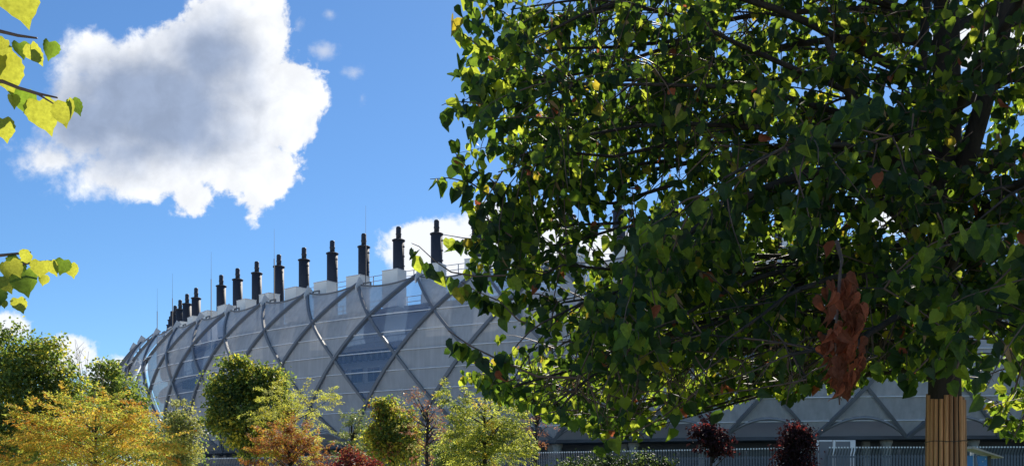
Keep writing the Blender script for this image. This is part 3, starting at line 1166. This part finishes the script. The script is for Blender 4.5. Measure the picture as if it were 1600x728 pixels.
for i in range(34):
    x1 = rng.uniform(1530, 1640)
    leafy_twig(Vector(site(x1, float(np.interp(x1, UX, UY)) - 5 - 70 * rng.random(), rng.uniform(7.4, 8.6))) - Vector(ORG), (Vector((-.3, .1, -.1)) + rv() * .8).normalized(), rng.uniform(.25, .45), Vector((-.4, -.5, 0)), size=(.055, .085), force=True)

LPa, LDa, LNa, LSa = (np.array([tuple(v) for v in q_]) for q_ in (LP, LD, LN, [(s_,) for s_ in LS]))
LSa = LSa[:, 0]
nL = len(LPa)
# keep the drooping leaves from hanging below where the crown ends, and keep the crown clear of the eye
wp_ = LPa + ORG
px_ = 800 + FPX * wp_[:, 0] / np.maximum(wp_[:, 1], .1)
py_ = HOR - FPX * (wp_[:, 2] - EYE) / np.maximum(wp_[:, 1], .1)
front_ = np.arange(nL) < n_front
rad_ = np.hypot(LPa[:, 0], LPa[:, 1])
low_y = np.interp(px_, UX, UY) + rng.normal(size=nL) * 6
keep = (wp_[:, 1] > 2.9) & ~((abs(px_ - 1312) < 52) & (abs(py_ - 530) < 122) & (wp_[:, 1] < 4.15)) & (py_ + LSa * FPX * .7 / np.maximum(wp_[:, 1], .1) < low_y + 26)
gapn = np.array([mnoise.noise(Vector((p_[0] * 4.2 + .35 * p_[1], p_[1] * .55, p_[2] * 4.2))) for p_ in LPa])
keep &= ~((wp_[:, 2] > 2.9) & (px_ > 835) & (gapn < -.13 + .10 * rng.normal(size=nL)))
thin = np.clip((py_ - (low_y - 190)) / 110, 0, 1) * np.where((px_ > 800), 1, 0) * np.where(wp_[:, 1] < 5.6, .96, .88)
keep &= ~(front_ & (wp_[:, 1] < 8.2) & (rng.random(nL) < thin) & (px_ > 800) & ((px_ < 1400) | (px_ > 1540)))
LPa, LDa, LNa, LSa, px_, py_, wp_, rad_, front_ = (q_[keep] for q_ in (LPa, LDa, LNa, LSa, px_, py_, wp_, rad_, front_))
nL = len(LPa)
u_ = rng.random(nL)
LM = np.zeros(nL, int)                       # dark
LM[u_ > .48] = 1
LM[u_ > .76] = 2  # lime share raised: backlit flecks put into the leaf colour
LM[(~front_) & (u_ > .30)] = 1
LM[(~front_) & (u_ > .62)] = 2  # far sprays brighter still, their sunlit look put into the colour
LM[u_ > .975] = 3
LM[u_ > .993] = 4
LSH = rng.integers(0, 8, nL)
br_ = rng.random(nL) < .012
LSH[br_] = 8
LM[br_] = 5
LSa[br_] *= 1.0
mats = [L['dark'], L['green'], L['lime'], L['gold'], L['dry'], L['bract']]
# the 300 leaves that show largest become leaves of their own
dist = np.linalg.norm(wp_ - np.array([0, 0, EYE]), axis=1)
show = LSa / dist
infr = (px_ > 0) & (px_ < 1600) & (py_ > 0) & (py_ < 700)
# only leaves with nothing but air in front of them
cellx, celly = (px_ / 9).astype(int), ((py_ + .5 * LSa / dist * FPX) / 9).astype(int)
front = {}
for i in np.argsort(dist):
    if infr[i]:
        front.setdefault((cellx[i], celly[i]), i)
vis = np.zeros(nL, bool)
vis[list(front.values())] = True
order = np.argsort(-(show * vis * infr))[:300]
single = np.zeros(nL, bool)
single[order] = True
leaf_me = {}
Rm = frames(LDa, LNa)
for i in order:
    key = (int(LSH[i]), int(LM[i]))
    if key not in leaf_me:
        sv, sf = SHAPES[key[0]]
        me = bpy.data.meshes.new('leaf')
        me.from_pydata(sv.tolist(), [], sf)
        me.materials.append(mats[key[1]])
        leaf_me[key] = me
    o = link('leaf', leaf_me[key], T)
    mx = Matrix([list(Rm[i][r_] * LSa[i]) + [float(LPa[i][r_])] for r_ in range(3)] + [[0, 0, 0, 1]])
    o.matrix_local = mx
b_ = ~single
bulk_leaves('crown', LPa[b_], LDa[b_], LNa[b_], LSa[b_], LSH[b_], LM[b_], SHAPES, mats, T, 'stuff')
limbs.build('limbs', M['bark'], T, 'stuff')
twigs.build('twigs', M['twig'], T, 'stuff')

# the hanging bunch of dry brown leaves
dtop, dbot = Vector(site(1312, 432, 4.1)) - Vector(ORG), Vector(site(1312, 632, 4.1)) - Vector(ORG)
dt = MB()
dt.tube([dtop + Vector((.25, .75, .35)), dtop + Vector((.08, .2, .12)), dtop, dtop.lerp(dbot, .5) + Vector((-.02, 0, 0)), dbot], [.012, .009, .008, .006, .003], 5)
dead = dt.build('dead_twig', M['twig'], T)
dead['label'] = 'hanging bunch of dry brown leaves'
dsh = [leaf_shape(HI, 1.2, .5, .18, .60, .04, .6), leaf_shape(HI, 1.6, .35, -.15, .55, .04, -.7), leaf_shape(HI, .8, .7, .08, .66, .05, .8)]
dme = []
for sv, sf in dsh:
    me = bpy.data.meshes.new('dry_leaf')
    me.from_pydata(sv.tolist(), [], sf)
    me.materials.append(L['dry'])
    dme.append(me)
    m2 = me.copy()
    m2.materials[0] = L['dry2']
    dme.append(m2)
for j in range(100):
    f = (j + .5) / 100
    w = (.09 if f < .5 else .09 - .06 * (f - .5) / .5) * (0.5 + .5 * min(1, f / .2))
    c = dtop.lerp(dbot, f * .86) + Vector((rng.uniform(-w, w), rng.uniform(-.09, .07), 0))
    d_ = np.array([[rng.normal() * .22, rng.normal() * .22, -1.0]])
    nn = np.array([[rng.normal() * .8, -1 + rng.normal() * .4, rng.normal() * .3]])
    Rq = frames(d_, nn)[0]
    s_ = rng.uniform(.05, .088)
    o = link('dry_leaf', dme[int(rng.integers(0, 6))], dead)
    o.matrix_local = Matrix([list(Rq[r_] * s_) + [c[r_]] for r_ in range(3)] + [[0, 0, 0, 1]])

# bamboo wrap round the trunk
BW = thing('bamboo_wrap', 'brown split bamboo mat tied round the lower trunk of the linden', 'tree wrap', (TX, TY, 0))
ztop = site(0, 618, 7.0).z
NS = 22
for j in range(NS):
    w = 2 * PI * j / NS
    m = MB()
    wd = rng.uniform(.0125, .0175)
    prof = [(-wd, 0), (-wd * .6, .011), (0, .015), (wd * .6, .011), (wd, 0)]
    zt2 = ztop + rng.uniform(-.045, .03)
    jit = rng.uniform(-.05, .05)
    r0, r1 = .150, .124
    vs = []
    for z, rr in ((0.02, r0 + .012), (1.2, r0 - .012), (zt2, r1)):
        for (u, v) in prof:
            ww = w + jit + u / rr
            vs.append(((rr + v) * math.cos(ww), (rr + v) * math.sin(ww), z))
    fs = [(i * 5 + q_, i * 5 + q_ + 1, (i + 1) * 5 + q_ + 1, (i + 1) * 5 + q_) for i in range(2) for q_ in range(4)]
    fs += [(10, 11, 12, 13, 14)] + [(i * 5 + 4, i * 5, (i + 1) * 5, (i + 1) * 5 + 4) for i in range(2)]
    m.add(vs, fs)
    m.build('slat', M['bamboo' if rng.random() < .6 else 'bamboo2'], BW)
for z in (site(0, 690, 7.0).z, 1.15, .4):
    rr = (.150 if z > 1.5 else .157 if z > 1 else .172)
    MB().tube([(rr * math.cos(2 * PI * i / 24), rr * math.sin(2 * PI * i / 24), z + .004 * math.sin(i)) for i in range(25)], .003, 4, caps=False).build('wire', M['wire'], BW)

# ------------------------------------------------------------------ linden branches entering at the left edge
NB = thing('linden_tree', 'yellow green linden leaves hanging in on twigs at the left edge, very close', 'tree', (-1.75, 1.75, 0))
NO = Vector((-1.75, 1.75, 0))
nt = MB()
nt.tube([(0, 0, 0), (0, 0, 1.0), (.02, 0, 2.2), (0, 0, 3.6), (0, 0, 4.6)], [.10, .085, .075, .05, .015], 12)
nt.build('trunk', M['bark'], NB)
nbm = MB()
def tw(px, d, r, start=None):
    pts = ([Vector(start)] if start else []) + [Vector(site(x, y, dd)) - NO for (x, y, dd) in [(q_ + (d,))[:3] for q_ in px]]
    nbm.tube(pts, [r * (1 - .7 * i / (len(pts) - 1)) for i in range(len(pts))], 6)
tw([(-120, 20), (-30, 42), (28, 56), (58, 60)], 1.5, .005, (.02, 0, 2.05))
tw([(-90, 95), (-20, 118), (30, 138), (62, 147), (90, 153)], 1.45, .0045, (.02, 0, 1.95))
tw([(-110, 420), (-30, 402), (20, 397), (48, 394)], 1.5, .0045, (.02, 0, 1.6))
tw([(-60, 410), (0, 418), (50, 410), (75, 408), (104, 407)], 1.5, .0035, (.02, 0, 1.55))
tw([(30, 138), (60, 148), (80, 160), (98, 172)], 1.45, .0022)
nbm.build('branch', M['twig'], NB)
himats = [L['green'], L['near'], L['near']]
hime = {}
for (x, y, sz, ang, sh, mt, face) in [
        (22, -28, 74, 10, 0, 1, .2), (8, 62, 30, -30, 1, 1, .5), (30, 68, 42, 12, 1, 0, .8), (48, 70, 46, 8, 2, 1, -.5), (77, 66, 42, -4, 3, 0, 1.1),
        (4, 88, 84, 6, 0, 1, .3), (38, 142, 56, -8, 2, 0, .2), (62, 158, 76, 10, 0, 2, .1), (104, 160, 62, 8, 1, 1, -.2), (112, 156, 36, 30, 2, 0, .6),
        (4, 186, 52, 2, 0, 1, .3), (-8, 70, 70, 10, 2, 1, .2), (18, 150, 30, 12, 3, 1, 1.0),
        (38, 425, 62, 14, 1, 0, .1), (28, 466, 36, 10, 0, 1, .2), (16, 408, 40, 30, 2, 1, .6), (48, 396, 34, -60, 3, 1, .8), (62, 408, 40, -10, 2, 1, .5),
        (80, 408, 36, 6, 0, 1, -.2), (100, 406, 38, -14, 1, 0, .5), (110, 412, 34, 4, 0, 1, .2), (4, 432, 42, 20, 0, 1, .2), (10, 412, 36, 0, 3, 1, .7),
        (30, 404, 46, -35, 2, 0, .4), (-6, 452, 46, 10, 1, 0, .4), (68, 430, 26, -8, 3, 1, .8), (6, 470, 18, 0, 3, 2, .5)]:
    d = 1.45 + rng.uniform(-.06, .06)
    if (sh, mt) not in hime:
        sv, sf = HISHAPES[sh]
        me = bpy.data.meshes.new('leaf')
        me.from_pydata(sv.tolist(), [], sf)
        me.materials.append(himats[mt])
        me.polygons.foreach_set('use_smooth', [True] * len(me.polygons))
        hime[(sh, mt)] = me
    c = Vector(site(x, y, d)) - NO
    a_ = math.radians(ang)
    Rq = frames(np.array([[math.sin(a_), .12, -math.cos(a_)]]), np.array([[face, -1.0, .15]]))[0]
    s_ = (.68 if y > -20 else .9) * sz / FPX * d
    o = link('leaf', hime[(sh, mt)], NB)
    o.matrix_local = Matrix([list(Rq[r_] * s_) + [c[r_]] for r_ in range(3)] + [[0, 0, 0, 1]])


# ------------------------------------------------------------------ garden trees and shrubs in front of the building
SIMPLE = [(np.array([(0, 0, 0), (-.38, -.12, -.45), (0, .06, -.5), (.38, -.12, -.45), (0, .02, -1.0)]), [(0, 1, 2), (0, 2, 3), (1, 4, 2), (2, 4, 3)]),
          (np.array([(0, 0, 0), (-.30, .14, -.35), (.0, -.03, -.5), (.34, .10, -.5), (.1, .16, -1.0)]), [(0, 1, 2), (0, 2, 3), (1, 4, 2), (2, 4, 3)])]
NARROW = [(np.array([(0, 0, 0), (-.17, -.06, -.45), (0, .04, -.5), (.17, -.06, -.5), (0, .06, -1.0)]), [(0, 1, 2), (0, 2, 3), (1, 4, 2), (2, 4, 3)]),
          (np.array([(0, 0, 0), (-.14, .08, -.4), (0, -.03, -.5), (.16, .06, -.45), (.1, .1, -1.0)]), [(0, 1, 2), (0, 2, 3), (1, 4, 2), (2, 4, 3)])]


def garden_tree(name, label, cat, x, d, blobs_, n, mats_, wts, leaf=.10, style='clump', trunk=True, clumps=None, group=None, bark='bark', top=None, sun_tint=None, stems=0):
    """blobs_: list of (px x, px y, px rx, px ry) lumps of the crown as surveyed at distance d; depth follows from the width."""
    o = thing(name, label, cat, (site(x, 0, d).x, d, 0), 0, group)
    org = np.array([site(x, 0, d).x, d, 0.0])
    s = d / FPX
    C_, Rr = [], []
    for (bx, by, rx, ry) in blobs_:
        p_ = site(bx, by, d)
        C_.append((p_.x - org[0], rng.uniform(-.25, .25) * rx * s, p_.z))
        Rr.append((rx * s, max(rx, .6 * ry) * s * .9, ry * s))
    C_, Rr = np.array(C_), np.array(Rr)
    vol = (Rr.prod(1)) ** .8
    pr = vol / vol.sum()
    nc = clumps or max(12, n // 45)
    which = rng.choice(len(C_), nc, p=pr)
    v = unit(rng.normal(size=(nc, 3)))
    rad = rng.random(nc) ** .36 * rng.uniform(.82, 1.2, nc)
    cc = C_[which] + v * rad[:, None] * Rr[which] * .92
    cc[:, 2] = np.maximum(cc[:, 2], .25)
    out = unit(v * np.array([1, 1, .6]) + np.array([0, 0, .25]))
    per = rng.multinomial(n, np.full(nc, 1 / nc))
    idx = np.repeat(np.arange(nc), per)
    m = len(idx)
    if style == 'clump':
        sg = (Rr[which].mean(1) * rng.uniform(.09, .17, nc))[idx] + .05
        pos = cc[idx] + rng.normal(size=(m, 3)) * sg[:, None] * np.array([1.15, 1.15, .7])
        dirs = unit(out[idx] * .5 + np.array([0, 0, -.55]) + rng.normal(size=(m, 3)) * .7)
        nrm = unit(out[idx] * .6 + np.array([0, 0, .6]) + rng.normal(size=(m, 3)) * .7)
    else:                                       # long sprays of small leaflets
        sl_ = Rr[which].mean(1)[idx] * (.50 if style == 'spray' else .35) + .12
        tt = rng.random(m)
        sd = unit(np.cross(out, np.array([0, 0, 1.0])) + 1e-6)[idx]
        lat = rng.normal(size=m) * .16 * sl_ * (1 - .5 * tt)
        drp = -.22 * tt ** 2 * sl_ if style == 'spray' else .25 * tt * sl_
        o2 = unit(out * np.array([1, 1, .55]) + rng.normal(size=out.shape) * .22)[idx]
        pos = cc[idx] + o2 * (tt * sl_)[:, None] + sd * lat[:, None] + rng.normal(size=(m, 3)) * .025
        pos[:, 2] += drp
        dirs = unit(o2 * .6 + sd * np.sign(lat)[:, None] * .7 + np.array([0, 0, -.3]) + rng.normal(size=(m, 3)) * .4)
        nrm = unit(np.array([0, 0, 1.0]) + rng.normal(size=(m, 3)) * .55)
    wts = np.array(wts, float) / sum(wts)
    clump_m = rng.choice(len(mats_), nc, p=wts)
    leaf_m = rng.choice(len(mats_), m, p=wts)
    mat = np.where(rng.random(m) < .62, clump_m[idx], leaf_m)
    size = leaf * rng.uniform(.7, 1.25, m)
    shp = rng.integers(0, 2, m)
    pos[:, 2] = np.maximum(pos[:, 2], .06)
    bulk_leaves('crown' if trunk else 'foliage', pos, dirs, nrm, size, shp, mat, SIMPLE if style == 'clump' else NARROW, [L[q_] for q_ in mats_], o, 'stuff')
    topz = C_[:, 2].max() if top is None else top
    if trunk:
        t_ = MB()
        r_ = .028 + .017 * topz
        t_.tube([(0, 0, 0), (.02, .01, topz * .3), (-.02, 0, topz * .6), (0, 0, topz * .95)], [r_, r_ * .8, r_ * .5, .012], 9)
        t_.build('trunk', M[bark], o)
    b_ = MB()
    for j in rng.permutation(nc)[:min(nc, 34)]:
        e_ = Vector(cc[j])
        z0 = max(.15, min(topz * .85, e_.z - .45 * math.hypot(e_.x, e_.y) - .2)) if trunk else .03
        st = Vector((rng.normal() * .02, rng.normal() * .02, z0)) if trunk else Vector((rng.normal() * .12, rng.normal() * .12, .02))
        md = st.lerp(e_, .5) + rv() * .06
        b_.tube([st, md, e_], [.020, .012, .004], 5, caps=False)
    b_.build('branches' if trunk else 'stems', M[bark], o)
    return o


hg = garden_tree('hedge', 'dark green hedge low behind the golden tree at the far left', 'hedge', 110, 44,
            [(-60, 712, 60, 40), (20, 700, 70, 46), (110, 690, 70, 50), (190, 695, 60, 46), (255, 705, 50, 40), (-120, 712, 60, 40), (300, 722, 30, 26)], 15000, ['deep', 'maple', 'mapley'], [5, 3, .8], .16, trunk=False, clumps=420)
# far left: big green tree, its darker neighbour, bare dead tree, golden locust in front
garden_tree('maple_tree', 'tall dark green tree filling the far left, taller than the golden tree', 'tree', 30, 31,
            [(20, 620, 75, 95), (65, 610, 60, 75), (5, 545, 40, 52), (80, 565, 42, 42), (20, 700, 90, 50), (110, 640, 45, 60)], 22000,
            ['maple', 'mapley', 'deep'], [6, 2.2, 3], .13)
garden_tree('maple_tree', 'dark green round tree standing behind the golden tree, beside bare branches', 'tree', 175, 36,
            [(172, 612, 42, 50), (195, 640, 34, 46), (150, 640, 30, 40), (165, 580, 22, 22)], 6500, ['maple', 'deep', 'mapley'], [5, 3, 2], .14)
bt = thing('bare_tree', 'leafless dead tree with thin pale branches between the two green trees', 'tree', (site(128, 0, 33).x, 33, 0))
bm_ = MB()
btop = site(128, 640, 33).z
bm_.tube([(0, 0, 0), (.03, 0, btop * .6), (0, 0, btop)], [.09, .06, .03], 8)
bm_.build('trunk', M['deadwood'], bt)
bm_ = MB()
for (x, y) in ((112, 540), (123, 545), (137, 548), (100, 572), (150, 565), (118, 530), (90, 560), (158, 590), (128, 560), (105, 590)):
    e_ = site(x, y, 33) - Vector((bt.location.x, 33, 0)) + Vector((0, rng.uniform(-.6, .6), 0))
    st = Vector((0, 0, btop * rng.uniform(.8, 1.0)))
    md = st.lerp(e_, .55) + rv() * .14
    bm_.tube([st, md, e_], [.024, .013, .005], 5, caps=False)
    for _ in range(4):
        f = rng.uniform(.3, 1)
        s0 = md.lerp(e_, f)
        bm_.tube([s0, s0 + (rv() * .5 + Vector((0, 0, .5))) * .55], [.008, .003], 4, caps=False)
bm_.build('branches', M['deadwood'], bt)
garden_tree('locust_tree', 'broad golden yellow and orange tree at lower left in front of the green trees', 'tree', 150, 26,
            [(150, 690, 105, 55), (120, 650, 60, 35), (180, 645, 45, 28), (225, 690, 45, 40), (70, 680, 40, 45), (100, 720, 90, 40), (165, 630, 32, 18), (205, 655, 40, 24), (60, 655, 34, 24)], 27000,
            ['gold2', 'ochre', 'ylime', 'mapley', 'maple'], [4, 2.0, 3, 1.5, 1.8], .095, 'spray', clumps=420)
garden_tree('pear_tree', 'slim olive green columnar tree with small pale leaves beside the golden tree', 'tree', 287, 31,
            [(283, 660, 24, 34), (290, 690, 33, 40), (278, 640, 14, 20), (290, 725, 34, 35)], 6500, ['olive', 'fresh', 'mapley'], [6, 2, 2], .085, clumps=150)
garden_tree('maple_tree', 'dense round green maple with yellowing edge in front of the grey ribs', 'tree', 385, 29,
            [(375, 605, 45, 40), (350, 635, 32, 42), (405, 600, 36, 40), (380, 655, 50, 36), (425, 600, 24, 30), (375, 568, 26, 16), (338, 615, 14, 24), (432, 650, 22, 34), (395, 690, 40, 26)], 17000,
            ['maple', 'mapley', 'deep'], [5, 3.0, 3], .115, clumps=300)
garden_tree('locust_tree', 'thin airy yellow green tree right of the dense round maple', 'tree', 455, 27,
            [(470, 640, 45, 38), (440, 660, 40, 45), (495, 620, 22, 22), (430, 625, 30, 30), (460, 690, 40, 40)], 8500,
            ['ylime', 'mapley', 'olive'], [5, 3, 2], .075, 'spray', clumps=120)
garden_tree('autumn_tree', 'rusty orange brown bushy tree below the airy yellow green tree', 'tree', 455, 23,
            [(440, 700, 42, 36), (475, 712, 35, 30), (455, 680, 30, 24), (415, 715, 25, 30)], 9500, ['rust', 'ochre', 'mapley', 'pink'], [5, 2, 2.5, 1.5], .075, 'tuft', clumps=150)
garden_tree('hornbeam_tree', 'slender fresh green upright young tree left of the red tinged maple', 'tree', 550, 28,
            [(550, 690, 25, 42), (545, 655, 16, 20), (560, 670, 16, 28), (552, 725, 26, 30)], 4200, ['fresh', 'olive'], [5, 2], .08, 'tuft', clumps=110)
garden_tree('smoke_shrub', 'low dark red shrub at the foot of the fresh green young tree', 'shrub', 552, 22,
            [(545, 718, 26, 16), (570, 722, 20, 12), (552, 735, 40, 20)], 2600, ['red', 'rust'], [5, 2], .07, trunk=False)
garden_tree('maple_tree', 'small green maple with red tinged leaves in the middle, under a clear panel', 'tree', 615, 27,
            [(612, 690, 38, 45), (602, 640, 20, 24), (625, 660, 24, 32), (640, 690, 24, 40), (590, 680, 18, 32)], 7500, ['maple', 'mapley', 'rust', 'deep'], [5, 5, .9, 1.2], .10, clumps=200)
garden_tree('autumn_tree', 'sparse pinkish brown tree between the red tinged maple and the bright lime tree', 'tree', 668, 25,
            [(655, 640, 30, 26), (668, 670, 28, 32), (645, 625, 18, 12), (680, 640, 14, 20), (672, 710, 24, 30)], 1900, ['pink', 'olive', 'rust'], [4, 3, 2], .07, 'spray', clumps=70)
garden_tree('locust_tree', 'bright lime yellow feathery tree in the centre below the linden tip', 'tree', 758, 23,
            [(755, 660, 55, 42), (710, 630, 26, 26), (790, 660, 34, 32), (760, 705, 66, 36), (735, 690, 40, 34), (696, 606, 12, 12), (800, 705, 28, 26)], 16000,
            ['ylime', 'gold2', 'fresh'], [6, .8, 4], .09, 'spray', clumps=300)
garden_tree('autumn_tree', 'slight brown leaved young tree right of the bright lime tree', 'tree', 838, 27,
            [(836, 655, 26, 22), (830, 680, 18, 18), (846, 635, 14, 16)], 1000, ['pink', 'rust'], [4, 3], .07, 'spray', clumps=45)
garden_tree('evergreen_shrub', 'dark green shrub behind the lime tree at its left foot', 'shrub', 705, 30,
            [(700, 712, 28, 22), (715, 700, 16, 16)], 2200, ['deep', 'maple'], [5, 2], .09, trunk=False)
garden_tree('evergreen_shrub', 'wide low dark green shrub in front of the long fence', 'shrub', 970, 24,
            [(930, 728, 50, 14), (985, 724, 45, 17), (1035, 730, 26, 14), (890, 732, 30, 14), (955, 716, 18, 12)], 3600, ['ever', 'deep'], [6, 1.5], .085, trunk=False)
garden_tree('plum_tree', 'small loose dark purple leaved tree hanging under the linden, left of its twin', 'tree', 1112, 22,
            [(1112, 684, 27, 20), (1095, 676, 16, 12), (1130, 702, 18, 10), (1120, 660, 16, 14)], 1300, ['purple', 'red'], [8, .9], .10, clumps=55)
garden_tree('plum_tree', 'dense oval dark purple leaved tree in front of the fence corner', 'tree', 1243, 21,
            [(1242, 698, 27, 32), (1240, 676, 20, 16), (1243, 730, 30, 28), (1252, 690, 20, 20)], 4600, ['purple', 'red'], [9, .4], .075, clumps=150)
